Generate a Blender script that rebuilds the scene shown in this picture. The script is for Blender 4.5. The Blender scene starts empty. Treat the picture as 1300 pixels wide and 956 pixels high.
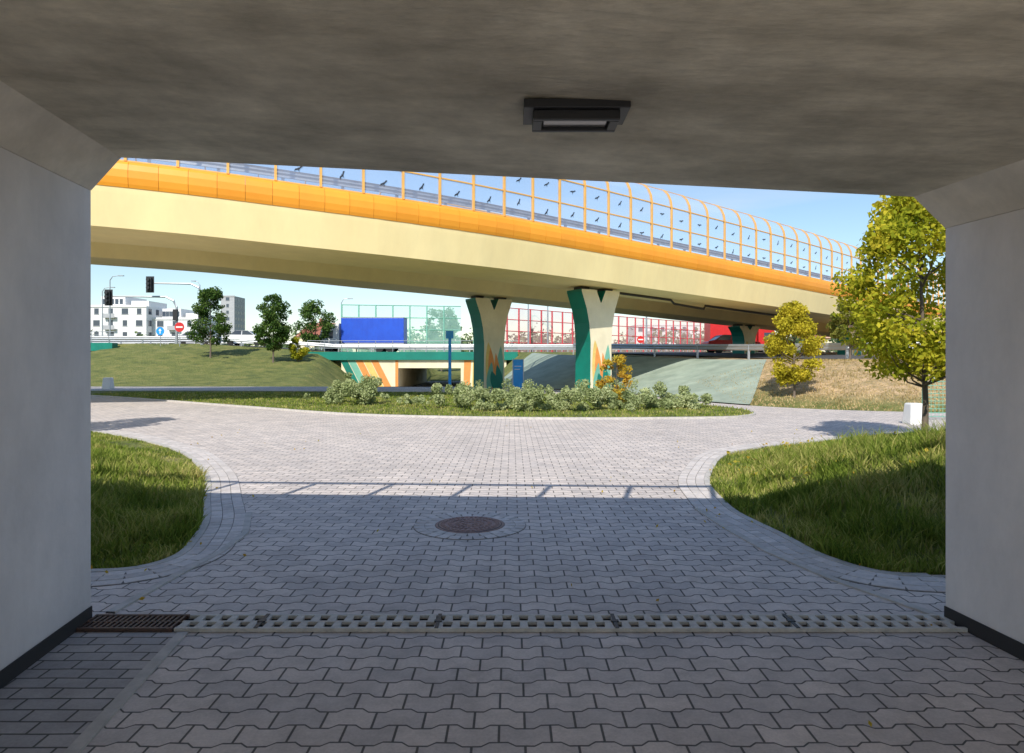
import bpy, math, random
import numpy as np
from mathutils import Vector
random.seed(7); rng=np.random.default_rng(7)
SC=bpy.context.scene
COL=SC.collection
# ------------------------------------------------------------------ helpers
class MB:
    def __init__(s): s.v=[]; s.f=[]; s.m=[]
    def add(s,vs,fs,m=0):
        o=len(s.v); s.v+= [tuple(p) for p in vs]
        for f in fs: s.f.append(tuple(i+o for i in f)); s.m.append(m)
    def poly(s,pts,m=0): s.add(pts,[tuple(range(len(pts)))],m)
    def box(s,x0,x1,y0,y1,z0,z1,m=0):
        s.add([(x0,y0,z0),(x1,y0,z0),(x1,y1,z0),(x0,y1,z0),(x0,y0,z1),(x1,y0,z1),(x1,y1,z1),(x0,y1,z1)],
              [(0,3,2,1),(4,5,6,7),(0,1,5,4),(1,2,6,5),(2,3,7,6),(3,0,4,7)],m)
    def obox(s,c,t,half_t,half_n,z0,z1,m=0):
        t=Vector((t[0],t[1])).normalized(); n=Vector((-t.y,t.x)); c=Vector((c[0],c[1]))
        q=[c-t*half_t-n*half_n,c+t*half_t-n*half_n,c+t*half_t+n*half_n,c-t*half_t+n*half_n]
        s.add([(p.x,p.y,z0) for p in q]+[(p.x,p.y,z1) for p in q],
              [(0,3,2,1),(4,5,6,7),(0,1,5,4),(1,2,6,5),(2,3,7,6),(3,0,4,7)],m)
    def extr(s,pts,vec,m=0,mside=None):
        n=len(pts); vec=Vector(vec); a=[Vector(p) for p in pts]; b=[p+vec for p in a]
        s.add(a+b,[tuple(reversed(range(n))),tuple(range(n,2*n))],m)
        ms=m if mside is None else mside
        for i in range(n):
            j=(i+1)%n
            s.add([a[i],a[j],b[j],b[i]],[(0,1,2,3)],ms[i] if isinstance(ms,(list,tuple)) else ms)
    def tube(s,pts,rads,seg=8,m=0,cap=True):
        pts=[Vector(p) for p in pts]
        if not isinstance(rads,(list,tuple)): rads=[rads]*len(pts)
        vs=[];fs=[]
        for i,p in enumerate(pts):
            t=(pts[min(i+1,len(pts)-1)]-pts[max(i-1,0)]).normalized()
            if abs(t.z)>.9: a=(Vector((1,0,0))-t*t.x).normalized()
            else: a=t.cross(Vector((0,0,1))).normalized()
            b=t.cross(a)
            for k in range(seg):
                an=2*math.pi*k/seg
                vs.append(p+a*math.cos(an)*rads[i]+b*math.sin(an)*rads[i])
        for i in range(len(pts)-1):
            for k in range(seg):
                k2=(k+1)%seg
                fs.append((i*seg+k,i*seg+k2,(i+1)*seg+k2,(i+1)*seg+k))
        if cap:
            fs.append(tuple(range(seg))); fs.append(tuple((len(pts)-1)*seg+k for k in range(seg)))
        s.add(vs,fs,m)
    def build(s,name,mats,smooth=False,bevel=0):
        me=bpy.data.meshes.new(name); me.from_pydata(s.v,[],s.f)
        for mt in mats: me.materials.append(mt)
        me.polygons.foreach_set('material_index',s.m)
        if smooth: me.polygons.foreach_set('use_smooth',[True]*len(s.f))
        me.update(); ob=bpy.data.objects.new(name,me); COL.objects.link(ob)
        if bevel:
            b=ob.modifiers.new('bevel','BEVEL'); b.width=bevel; b.segments=2; b.limit_method='ANGLE'
        return ob
def group(name,objs):
    e=bpy.data.objects.new(name,None); COL.objects.link(e); e.empty_display_size=.3
    for o in objs: o.parent=e
    return e
def npmesh(name,V,F,mats):
    me=bpy.data.meshes.new(name); k=F.shape[1]
    me.vertices.add(len(V)); me.vertices.foreach_set('co',V.astype(np.float32).ravel())
    me.loops.add(F.size); me.loops.foreach_set('vertex_index',F.astype(np.int32).ravel())
    me.polygons.add(len(F)); me.polygons.foreach_set('loop_start',(np.arange(len(F))*k).astype(np.int32))
    me.polygons.foreach_set('loop_total',np.full(len(F),k,np.int32))
    for m in mats: me.materials.append(m)
    me.update(calc_edges=True); me.validate()
    o=bpy.data.objects.new(name,me); COL.objects.link(o); return o
def catmull(P,n=8):
    P=[np.array(p,float) for p in P]; out=[]
    Q=[2*P[0]-P[1]]+P+[2*P[-1]-P[-2]]
    for i in range(1,len(Q)-2):
        for k in range(n):
            t=k/n
            out.append(.5*((2*Q[i])+(-Q[i-1]+Q[i+1])*t+(2*Q[i-1]-5*Q[i]+4*Q[i+1]-Q[i+2])*t*t+(-Q[i-1]+3*Q[i]-3*Q[i+1]+Q[i+2])*t**3))
    out.append(P[-1]); return out
# ------------------------------------------------------------------ materials
def nodes(name):
    m=bpy.data.materials.new(name); m.use_nodes=True; nt=m.node_tree
    return m,nt,nt.nodes['Principled BSDF'],nt.nodes.new,nt.links.new
def mat(name,c1,c2=None,scale=3,rough=.8,bump=0,bscale=None,metal=0,stretch=(1,1,1),stain=0,sscale=.5,alpha=1,isl=0,detail=6,rotz=0,sstretch=(1,1,1)):
    m,nt,b,N,L=nodes(name)
    if c2 is None: c2=tuple(x*.82 for x in c1)
    g=N('ShaderNodeNewGeometry'); mp=N('ShaderNodeMapping'); mp.inputs['Scale'].default_value=stretch; mp.inputs['Rotation'].default_value=(0,0,rotz)
    L(g.outputs['Position'],mp.inputs['Vector'])
    n=N('ShaderNodeTexNoise'); n.inputs['Scale'].default_value=scale; n.inputs['Detail'].default_value=detail; n.inputs['Roughness'].default_value=.65
    L(mp.outputs[0],n.inputs['Vector'])
    r=N('ShaderNodeValToRGB'); r.color_ramp.elements[0].position=.33; r.color_ramp.elements[1].position=.67
    r.color_ramp.elements[0].color=(*c2,1); r.color_ramp.elements[1].color=(*c1,1)
    L(n.outputs['Fac'],r.inputs[0]); out=r.outputs[0]
    if stain:
        m2=N('ShaderNodeMapping'); m2.inputs['Scale'].default_value=sstretch; L(g.outputs['Position'],m2.inputs[0])
        n2=N('ShaderNodeTexNoise'); n2.inputs['Scale'].default_value=sscale; n2.inputs['Detail'].default_value=8; n2.inputs['Roughness'].default_value=.7
        L(m2.outputs[0],n2.inputs['Vector'])
        mr=N('ShaderNodeMapRange'); mr.inputs[1].default_value=.35; mr.inputs[2].default_value=.65; mr.inputs[3].default_value=1-stain; mr.inputs[4].default_value=1
        L(n2.outputs['Fac'],mr.inputs[0])
        x=N('ShaderNodeMix'); x.data_type='RGBA'; x.blend_type='MULTIPLY'; x.inputs[0].default_value=1
        L(out,x.inputs[6]); L(mr.outputs[0],x.inputs[7]); out=x.outputs[2]
    if isl:
        mr=N('ShaderNodeMapRange'); mr.inputs[3].default_value=1-isl; mr.inputs[4].default_value=1+isl
        L(g.outputs['Random Per Island'],mr.inputs[0])
        x=N('ShaderNodeMix'); x.data_type='RGBA'; x.blend_type='MULTIPLY'; x.inputs[0].default_value=1
        L(out,x.inputs[6]); L(mr.outputs[0],x.inputs[7]); out=x.outputs[2]
    L(out,b.inputs['Base Color']); b.inputs['Roughness'].default_value=rough; b.inputs['Metallic'].default_value=metal
    b.inputs['Alpha'].default_value=alpha
    if bump:
        nb=N('ShaderNodeTexNoise'); nb.inputs['Scale'].default_value=bscale or scale*4; nb.inputs['Detail'].default_value=6
        L(mp.outputs[0],nb.inputs['Vector']); bp=N('ShaderNodeBump'); bp.inputs['Strength'].default_value=bump; bp.inputs['Distance'].default_value=.02
        L(nb.outputs['Fac'],bp.inputs['Height']); L(bp.outputs[0],b.inputs['Normal'])
    return m
def leafmat(name,dark,mid,light,trans=.35):
    m,nt,b,N,L=nodes(name)
    nt.nodes.remove(b); g=N('ShaderNodeNewGeometry')
    r=N('ShaderNodeValToRGB'); e=r.color_ramp.elements; e[0].color=(*dark,1); e[1].color=(*light,1); k=e.new(.5); k.color=(*mid,1)
    n=N('ShaderNodeTexNoise'); n.inputs['Scale'].default_value=1.6; n.inputs['Detail'].default_value=3; L(g.outputs['Position'],n.inputs['Vector'])
    a=N('ShaderNodeMath'); a.operation='MULTIPLY_ADD'; a.inputs[1].default_value=.55; L(g.outputs['Random Per Island'],a.inputs[0])
    b2=N('ShaderNodeMath'); b2.operation='MULTIPLY_ADD'; b2.inputs[1].default_value=1.6; b2.inputs[2].default_value=-.55; L(n.outputs['Fac'],b2.inputs[0]); L(b2.outputs[0],a.inputs[2])
    L(a.outputs[0],r.inputs[0])
    d=N('ShaderNodeBsdfDiffuse'); t=N('ShaderNodeBsdfTranslucent'); x=N('ShaderNodeMixShader'); x.inputs[0].default_value=trans
    L(r.outputs[0],d.inputs[0]); L(r.outputs[0],t.inputs[0]); L(d.outputs[0],x.inputs[1]); L(t.outputs[0],x.inputs[2])
    L(x.outputs[0],nt.nodes['Material Output'].inputs[0]); return m
def paver(name,c1,c2,mortar,bw=.25,rh=.165,wave=.016,rot=0,msz=.007,off=.5):
    m,nt,b,N,L=nodes(name)
    g=N('ShaderNodeNewGeometry'); mp=N('ShaderNodeMapping'); mp.inputs['Rotation'].default_value=(0,0,rot); L(g.outputs['Position'],mp.inputs[0])
    s=N('ShaderNodeSeparateXYZ'); L(mp.outputs[0],s.inputs[0])
    def M(op,a,bv=None,c=None):
        q=N('ShaderNodeMath'); q.operation=op
        for i,val in enumerate((a,bv,c)):
            if val is None: continue
            if isinstance(val,(int,float)): q.inputs[i].default_value=val
            else: L(val,q.inputs[i])
        return q.outputs[0]
    w=M('SINE',M('MULTIPLY',s.outputs[0],2*math.pi/bw)); w=M('MULTIPLY',w,2.2); w=M('MINIMUM',M('MAXIMUM',w,-1),1)
    nj=N('ShaderNodeTexNoise'); nj.inputs['Scale'].default_value=1.3; L(g.outputs['Position'],nj.inputs['Vector'])
    y=M('MULTIPLY_ADD',w,wave,s.outputs[1]); y=M('MULTIPLY_ADD',nj.outputs['Fac'],.05,y); y=M('ADD',y,100.0*rh*2); x0=M('ADD',s.outputs[0],bw*200+.25*bw)
    c=N('ShaderNodeCombineXYZ'); L(x0,c.inputs[0]); L(y,c.inputs[1])
    br=N('ShaderNodeTexBrick'); br.offset=off; br.inputs['Scale'].default_value=1; br.inputs['Brick Width'].default_value=bw
    br.inputs['Row Height'].default_value=rh; br.inputs['Mortar Size'].default_value=msz; br.inputs['Mortar Smooth'].default_value=.25
    br.inputs['Color1'].default_value=(*c1,1); br.inputs['Color2'].default_value=(*c2,1); br.inputs['Mortar'].default_value=(*mortar,1)
    L(c.outputs[0],br.inputs['Vector'])
    out=br.outputs['Color']
    for sc,lo,a0,a1 in ((.45,.88,.35,.65),(70,.82,.3,.7),(5,.84,.35,.6),(1.7,.86,.30,.46)):
        n=N('ShaderNodeTexNoise'); n.inputs['Scale'].default_value=sc; n.inputs['Detail'].default_value=7; n.inputs['Roughness'].default_value=.7
        L(g.outputs['Position'],n.inputs['Vector'])
        mr=N('ShaderNodeMapRange'); mr.inputs[1].default_value=a0; mr.inputs[2].default_value=a1; mr.inputs[3].default_value=lo; mr.inputs[4].default_value=1.04
        L(n.outputs['Fac'],mr.inputs[0]); x=N('ShaderNodeMix'); x.data_type='RGBA'; x.blend_type='MULTIPLY'; x.inputs[0].default_value=1
        L(out,x.inputs[6]); L(mr.outputs[0],x.inputs[7]); out=x.outputs[2]
    L(out,b.inputs['Base Color']); b.inputs['Roughness'].default_value=.75
    bp=N('ShaderNodeBump'); bp.invert=True; bp.inputs['Strength'].default_value=.8; bp.inputs['Distance'].default_value=.01
    L(br.outputs['Fac'],bp.inputs['Height']); L(bp.outputs[0],b.inputs['Normal'])
    return m
M_pave=paver('paving_blocks',(.76,.67,.61),(.60,.54,.51),(.13,.12,.11),bw=.22,rh=.135,wave=.014,msz=.006)
M_pave2=paver('paving_slabs',(.52,.48,.46),(.40,.38,.38),(.10,.10,.09),bw=.2,rh=.1,wave=0,msz=.006)
M_wallL=mat('painted_concrete_wall',(.88,.83,.81),(.76,.73,.73),scale=1.1,rough=.85,bump=.25,bscale=11,stain=.18,sscale=1.4,sstretch=(1,1,.45),detail=9)
M_ceil=mat('ceiling_concrete',(.92,.83,.64),(.54,.48,.36),scale=1.4,rough=.9,bump=1.0,bscale=6,stretch=(.75,1.9,1),stain=.42,sscale=1.3,detail=11,rotz=.5)
M_haunch=mat('haunch_concrete',(.86,.78,.66),(.70,.64,.54),scale=3,rough=.9,bump=.4,bscale=12,stain=.2,sscale=2)
M_base=mat('bitumen_base',(.025,.025,.028),rough=.7)
M_conc=mat('concrete',(.62,.60,.56),(.48,.47,.44),scale=4,bump=.3,stain=.2)
M_cream=mat('cream_concrete',(.97,.80,.42),(.93,.75,.38),scale=.8,rough=.8,bump=.08,stain=.12,sscale=.5,stretch=(1,1,.5),sstretch=(1,1,.3))
M_creamw=mat('pale_cream_paint',(.90,.80,.58),(.82,.72,.50),scale=1.5,stain=.15,sscale=.9,stretch=(1,1,.3))
M_orange=mat('orange_fascia',(.95,.38,.03),(.91,.34,.025),scale=1,rough=.45,isl=.05)
M_oframe=mat('orange_frame',(.88,.48,.12),rough=.45)
M_green=mat('green_paint',(.0,.22,.16),(.0,.16,.12),scale=1,rough=.5)
M_green2=mat('light_green_paint',(.20,.48,.36),(.15,.40,.30),scale=1,rough=.6)
M_yel=mat('yellow_paint',(.85,.60,.18),rough=.6)
M_opaint=mat('orange_paint',(.85,.32,.08),rough=.6)
M_asph=mat('asphalt',(.09,.09,.092),(.06,.06,.062),scale=20,rough=.9,bump=.3)
M_steel=mat('galvanised_steel',(.48,.50,.52),(.40,.42,.44),scale=2,rough=.4,metal=.6)
M_dark=mat('dark_plastic',(.02,.02,.022),rough=.5)
M_bird=mat('bird_sticker_film',(.03,.035,.05),rough=.5)
M_iron=mat('cast_iron',(.14,.08,.06),(.08,.055,.045),scale=12,rough=.6,bump=.3,metal=.2)
M_rust=mat('rusty_lid',(.42,.29,.26),(.28,.19,.17),scale=14,rough=.8,bump=.4)
M_void=mat('drain_void',(.012,.012,.014),rough=.9)
M_bed=mat('joint_sand',(.24,.22,.20),(.15,.14,.12),scale=25,rough=.95)
M_drain=mat('drain_grate_concrete',(.74,.70,.64),(.56,.53,.48),scale=18,rough=.8,bump=.3,stain=.2,sscale=5)
M_sett=mat('sett_stone',(.66,.60,.56),(.52,.48,.46),scale=20,bump=.2,isl=.14)
M_kerb=mat('kerb_stone',(.58,.54,.50),(.42,.40,.37),scale=9,bump=.2)
M_slope=mat('green_painted_concrete_slope',(.40,.47,.38),(.29,.36,.29),scale=1.2,rough=.9,bump=.3,bscale=18,stain=.25,sscale=.8)
M_white=mat('white_paint',(.8,.8,.79),(.74,.74,.73),scale=3,rough=.5)
M_blue=mat('blue_paint',(.02,.10,.62),(.02,.08,.52),scale=1.2,rough=.4)
M_sblue=mat('sign_blue',(.02,.34,.88),rough=.4)
M_red=mat('red_paint',(.65,.03,.03),rough=.35)
M_rframe=mat('red_frame',(.72,.08,.10),rough=.4)
M_tyre=mat('tyre_rubber',(.02,.02,.02),rough=.8)
M_win=mat('window_glass',(.07,.09,.12),rough=.1)
M_bark=mat('bark',(.16,.12,.09),(.09,.07,.05),scale=9,bump=.5,stretch=(1,1,.25))
M_roof=mat('roof_tiles',(.36,.13,.08),(.26,.09,.06),scale=2)
M_grey=mat('grey_render',(.45,.46,.48),scale=1)
M_lamp=mat('lamp_cover',(.16,.15,.14),rough=.15)
def glass(name,c,a,rough=.15):
    m,nt,b,N,L=nodes(name); b.inputs['Base Color'].default_value=(*c,1); b.inputs['Alpha'].default_value=a; b.inputs['Roughness'].default_value=rough
    g=N('ShaderNodeNewGeometry'); n=N('ShaderNodeTexNoise'); n.inputs['Scale'].default_value=1.2; L(g.outputs['Position'],n.inputs['Vector'])
    mr=N('ShaderNodeMapRange'); mr.inputs[3].default_value=a*.75; mr.inputs[4].default_value=a*1.25; L(n.outputs['Fac'],mr.inputs[0]); L(mr.outputs[0],b.inputs['Alpha']); return m
M_glass=glass('blue_acrylic',(.52,.64,.92),.30)
M_glassr=glass('pink_acrylic',(.85,.50,.52),.38)
M_glassg=glass('green_acrylic',(.45,.78,.66),.38)
def grassmat():
    m,nt,b,N,L=nodes('grass_ground'); g=N('ShaderNodeNewGeometry')
    s=N('ShaderNodeSeparateXYZ'); L(g.outputs['Position'],s.inputs[0])
    n=N('ShaderNodeTexNoise'); n.inputs['Scale'].default_value=.8; n.inputs['Detail'].default_value=10; n.inputs['Roughness'].default_value=.8; L(g.outputs['Position'],n.inputs['Vector'])
    r=N('ShaderNodeValToRGB'); e=r.color_ramp.elements; e[0].position=.32; e[0].color=(.055,.08,.02,1); e[1].position=.70; e[1].color=(.32,.27,.09,1); k=e.new(.5); k.color=(.16,.18,.04,1)
    L(n.outputs['Fac'],r.inputs[0])
    n3=N('ShaderNodeTexNoise'); n3.inputs['Scale'].default_value=.35; n3.inputs['Detail'].default_value=5; L(g.outputs['Position'],n3.inputs['Vector'])
    ax=N('ShaderNodeMath'); ax.operation='MULTIPLY_ADD'; ax.inputs[1].default_value=5.; L(n3.outputs['Fac'],ax.inputs[0]); L(s.outputs[0],ax.inputs[2])
    mr=N('ShaderNodeMapRange'); mr.inputs[1].default_value=10.0; mr.inputs[2].default_value=12.5; L(ax.outputs[0],mr.inputs[0])
    my=N('ShaderNodeMapRange'); my.inputs[1].default_value=.1; my.inputs[2].default_value=.45; L(s.outputs[2],my.inputs[0])
    my2=N('ShaderNodeMapRange'); my2.inputs[1].default_value=17; my2.inputs[2].default_value=18; L(s.outputs[1],my2.inputs[0])
    mu=N('ShaderNodeMath'); mu.operation='MULTIPLY'; L(mr.outputs[0],mu.inputs[0]); L(my.outputs[0],mu.inputs[1])
    mu2=N('ShaderNodeMath'); mu2.operation='MULTIPLY'; L(mu.outputs[0],mu2.inputs[0]); L(my2.outputs[0],mu2.inputs[1])
    n4=N('ShaderNodeTexNoise'); n4.inputs['Scale'].default_value=3; n4.inputs['Detail'].default_value=9; n4.inputs['Roughness'].default_value=.75; L(g.outputs['Position'],n4.inputs['Vector'])
    r4=N('ShaderNodeValToRGB'); r4.color_ramp.elements[0].position=.36; r4.color_ramp.elements[0].color=(.24,.19,.08,1); r4.color_ramp.elements[1].position=.60; r4.color_ramp.elements[1].color=(.64,.45,.26,1); L(n4.outputs['Fac'],r4.inputs[0])
    x=N('ShaderNodeMix'); x.data_type='RGBA'; L(mu2.outputs[0],x.inputs[0]); L(r.outputs[0],x.inputs[6]); L(r4.outputs[0],x.inputs[7])
    L(x.outputs[2],b.inputs['Base Color']); b.inputs['Roughness'].default_value=.95
    n2=N('ShaderNodeTexNoise'); n2.inputs['Scale'].default_value=9; n2.inputs['Detail'].default_value=8; L(g.outputs['Position'],n2.inputs['Vector'])
    bp=N('ShaderNodeBump'); bp.inputs['Strength'].default_value=.9; bp.inputs['Distance'].default_value=.15; L(n2.outputs['Fac'],bp.inputs['Height']); L(bp.outputs[0],b.inputs['Normal'])
    return m
M_grass=grassmat()
M_blade=leafmat('grass_blades',(.08,.14,.02),(.24,.31,.05),(.60,.52,.20),.35)
M_dry=leafmat('dry_grass_blades',(.24,.20,.07),(.48,.36,.17),(.66,.50,.28),.2)
M_leafY=leafmat('linden_leaves_yellow_green',(.14,.19,.015),(.42,.43,.035),(.75,.62,.06),.45)
M_leafY2=leafmat('yellow_leaves',(.26,.24,.02),(.55,.47,.04),(.75,.62,.07),.4)
M_leafG=leafmat('green_leaves',(.03,.075,.02),(.08,.15,.035),(.18,.25,.06),.35)
M_leafO=leafmat('olive_leaves',(.10,.13,.03),(.23,.24,.05),(.38,.34,.08),.35)
M_shrub=leafmat('silver_shrub_leaves',(.18,.23,.09),(.40,.46,.21),(.65,.68,.38),.35)
M_auto=leafmat('autumn_leaves',(.40,.18,.03),(.62,.42,.05),(.55,.50,.08),.35)
M_far=leafmat('distant_foliage',(.07,.13,.07),(.14,.20,.09),(.25,.28,.13),.2)
# ------------------------------------------------------------------ terrain
L_raw=[(-14,5.1),(-3.4,5.1),(-2.9,5.16),(-2.72,5.45),(-2.79,5.9),(-3.0,6.6),(-3.39,7.5),(-4.36,9.57),(-6.05,12.06),(-9.2,14.9),(-14,17.5),(-30,22)]
R_raw=[(14,5.0),(3.2,5.0),(2.75,5.08),(2.52,5.5),(2.45,6.16),(2.34,7.0),(2.38,7.7),(2.5,8.6),(2.81,9.57),(3.46,11.1),(4.31,12.06),(6.1,13.2),(9.8,15.2),(16,15.9),(40,14)]
Lc=[tuple(p) for p in catmull(L_raw[1:],6)]; Lc=[(-14,5.1)]+Lc
Rc=[tuple(p) for p in catmull(R_raw[1:],6)]; Rc=[(14,5.0)]+Rc
T_raw=[(-3.2,60),(-2,46),(0.8,37),(5.0,31.0),(6.5,26),(8.5,22.4),(12,20.2),(20,18.8),(60,17)]
C_raw=[(1,60),(1.8,52),(3.4,46),(7.5,40),(10.5,34),(12.3,29),(16,26),(24,23.5),(60,22)]
Tc=[tuple(p) for p in catmull(T_raw,5)]; Cc=[tuple(p) for p in catmull(C_raw,5)]
def pdist(x,y,P):
    d=np.full(np.shape(x),1e9)
    for (ax,ay),(bx,by) in zip(P[:-1],P[1:]):
        ux,uy=bx-ax,by-ay; l=ux*ux+uy*uy+1e-12
        t=np.clip(((x-ax)*ux+(y-ay)*uy)/l,0,1)
        d=np.minimum(d,np.hypot(x-ax-t*ux,y-ay-t*uy))
    return d
def inpoly(x,y,P):
    r=np.zeros(np.shape(x),bool); n=len(P)
    for i in range(n):
        ax,ay=P[i]; bx,by=P[(i+1)%n]
        if ay==by: continue
        c=((ay>y)!=(by>y))&(x<(bx-ax)*(y-ay)/(by-ay)+ax)
        r^=c
    return r
lawnL=Lc+[(-60,24),(-60,5.1)]
lawnR=Rc+[(60,13),(60,5.0)]
Treg=Tc+[(3000,17),(3000,61),(-3.2,61)]
Creg=Cc+[(3000,22),(3000,61),(1,61)]
def zr(x): return 2.15+np.clip((-16-x)/12,0,1)*.75
def H(x,y):
    x=np.asarray(x,float); y=np.asarray(y,float)
    h=np.zeros(np.shape(x))
    chan=-1.17*np.clip((y-38)/22,0,1)
    h=np.where(y>38,chan,h)
    t=np.minimum(np.minimum((y-40)/22,(-12.6-x)/4.5),(x+39.5)/5.5); t=np.clip(t,0,1); t=t*t*(3-2*t)*.5+t*.5
    h=np.where((x<-12.6)&(y>40),h+(zr(x)-h)*t,h)
    iT=inpoly(x,y,Treg); iC=inpoly(x,y,Creg)
    dT=np.maximum(pdist(x,y,Tc)-.3,0); dC=pdist(x,y,Cc)
    zc=1.5+.65*np.clip((y-35)/25,0,1)
    tt=dT/(dT+dC+1e-6); tt=tt*tt*(3-2*tt)*.4+tt*.6
    h=np.where(iT&~iC,h+(zc-h)*tt,h); h=np.where(iC,zc,h)
    rd=np.where((x>-11)&(x<-3.2)|(x<-40)&(x>-50),-1.17,zr(x))
    rd=rd*np.clip((95-y)/13,0,1)
    h=np.where(y>=60.6,rd,h)
    iL=inpoly(x,y,lawnL); dl=np.maximum(pdist(x,y,Lc)-.3,0)
    h=np.where(iL,np.minimum(.10*dl,.3),h)
    iR=inpoly(x,y,lawnR); dr=np.maximum(pdist(x,y,Rc)-.3,0)
    h=np.where(iR,np.minimum(.26*dr,.62)*np.clip((13.5-y)/6,.12,1),h)
    return h
xs=np.concatenate([[-3000,-1500,-800,-400,-200,-120],np.arange(-80,-16,1.),np.arange(-16,-10,.5),np.arange(-10,11,.25),np.arange(11,30,.5),np.arange(30,80,2.),[120,200,400,800,1500,3000]])
ys=np.concatenate([[-3000,-800,-200,-60,-20,-5,3.8],np.arange(4.2,24,.25),np.arange(24,62,.5),np.arange(62,80,1.5),np.arange(80,100,1.5),[120,200,400,800,1500,3000]])
X,Y=np.meshgrid(xs,ys); Z=H(X,Y); Z=Z+np.where(Z>.05,(np.sin(X*1.7+Y*.9)*np.sin(Y*1.3-X*.6))*.03,0)
V=np.stack([X.ravel(),Y.ravel(),Z.ravel()],1); nx=len(xs); ny=len(ys)
i,j=np.meshgrid(np.arange(nx-1),np.arange(ny-1)); a=(j*nx+i).ravel()
F=np.stack([a,a+1,a+nx+1,a+nx],1)
g=npmesh('ground',V,F,[M_grass]); g.data.polygons.foreach_set('use_smooth',[True]*len(F))
pl=[(-14,-30),(14,-30)]+Rc+[(60,13.5),(60,16.8)]+list(reversed([p for p in Tc if p[1]<37.5]))+[(0.4,38.3),(-60,38.8),(-60,24)]+list(reversed(Lc))
mb=MB(); mb.poly([(p[0],p[1],.012) for p in pl]); mb.build('paved_plaza',[M_pave])
mb=MB()
for k in range(22):
    y0=38+k; y1=y0+1
    def zz(y): return -1.17*min(max((y-38)/22,0),1)+.03
    mb.add([(-10,y0,zz(y0)),(-4.5,y0,zz(y0)),(-4.5,y1,zz(y1)),(-10,y1,zz(y1))],[(0,1,2,3)])
mb.add([(-10,60,-1.14),(-4.5,60,-1.14),(-4.5,82,-1.14),(-10,82,-1.14)],[(0,1,2,3)])
mb.build('underpass_path',[M_pave2])
def arc(P,n):
    P=np.array(P); s=np.r_[0,np.cumsum(np.hypot(*np.diff(P,axis=0).T))]; q=np.linspace(0,s[-1],n)
    return np.stack([np.interp(q,s,P[:,0]),np.interp(q,s,P[:,1])],1)
A=arc([p for p in Tc if 23.0<p[1]<=47],90); B=arc([p for p in Cc if 30.5<p[1]<=54],90)
mb=MB(); n=22
t=np.linspace(.0,1.04,n)[None,:,None]; G=A[:,None,:]*(1-t)+B[:,None,:]*t
Zs=H(G[...,0],G[...,1])+.05
vs=[(G[a,b,0],G[a,b,1],Zs[a,b]) for a in range(90) for b in range(n)]
mb.add(vs,[(a*n+b,a*n+b+1,(a+1)*n+b+1,(a+1)*n+b) for a in range(89) for b in range(n-1)])
mb.build('paved_embankment_slope',[M_slope],smooth=True)
isl=[(-24,30.5),(-18.2,29.0),(-9.0,22.4),(-5.7,19.9),(-3.2,18.6),(1.03,17.8),(5.2,18.0),(6.4,18.6),(6.9,19.5),(7.0,21),(6.2,23.5),(4.6,27.0),(0,30.5),(-10,32.3),(-18.2,32.8),(-24,32)]
islc=[tuple(p) for p in catmull(isl+[isl[0]],5)][:-1]
mb=MB(); mb.extr([(p[0],p[1],.0) for p in islc],(0,0,.05)); mb.build('grass_island',[M_grass])
def offset(P,d):
    P=np.array(P); t=np.gradient(P,axis=0); t/=np.linalg.norm(t,axis=1)[:,None]; n=np.stack([-t[:,1],t[:,0]],1); return P+n*d
def ribbon(mb,P,d0,d1,z0,z1,m=0):
    a=offset(P,d0); b=offset(P,d1)
    for k in range(len(a)-1):
        q=[a[k],a[k+1],b[k+1],b[k]]
        mb.add([(p[0],p[1],z0) for p in q]+[(p[0],p[1],z1) for p in q],[(4,5,6,7),(0,1,5,4),(2,3,7,6)],m)
mb=MB(); ribbon(mb,islc+[islc[0]],-.05,.05,.0,.065); mb.build('island_kerb',[M_kerb])
def setts(mb,P,d,w,z,step=.105,m=0):
    A=offset(arc(P,int(sum(math.dist(p,q) for p,q in zip(P[:-1],P[1:]))/step)),d)
    for k in range(len(A)-1):
        c=(A[k]+A[k+1])/2; tt=A[k+1]-A[k]; l=np.linalg.norm(tt)
        mb.obox(c,tt,l/2-.003,w/2-.003,0.0,z+random.uniform(-.001,.002),m)
for nm,P,sg in (('lawn_kerb',[p for p in Lc if p[0]>-9.5][2:],-1),('lawn_kerb',[p for p in Rc if p[0]<9.9][2:],1)):
    mb=MB(); ribbon(mb,P,sg*.0,sg*.07,0,.024); mb.build(nm,[M_kerb])
    mb=MB()
    ribbon(mb,P,sg*.07,sg*.40,0,.0155)
    mb.build('border_bedding',[M_bed])
    mb=MB(); 
    for k in range(3): setts(mb,P,sg*(.125+.109*k),.108,.0195)
    mb.build('sett_border',[M_sett])
mb=MB()
ribbon(mb,[(-2.5,4.25),(-2.45,5.0),(-2.38,5.6),(-2.42,6.2),(-2.7,7.0)],-.03,.03,0,.024)
ribbon(mb,[(2.62,4.2),(2.3,4.9),(2.1,5.6),(2.0,6.4),(1.95,7.2)],-.03,.03,0,.024)
mb.build('flush_kerb',[M_kerb])
# tunnel side paving strips
SH=.11
Y0,Y1=-2.8,4.14  # unseen rear end of the tunnel cut short to brighten the inside
def shx(x,y): return x+SH*(4.14-y)
mb=MB(); mb.add([(shx(-2.56,Y0),Y0,.017),(shx(-1.95,Y0),Y0,.017),(shx(-1.95,3.94),3.94,.017),(shx(-2.56,3.94),3.94,.017)],[(0,1,2,3)])
mb.build('side_paving_strip',[M_pave2])
mb=MB(); ribbon(mb,[(shx(-1.92,Y0),Y0),(shx(-1.92,3.94),3.94)],-.03,.03,0,.023); mb.build('flush_kerb',[M_kerb])
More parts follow.
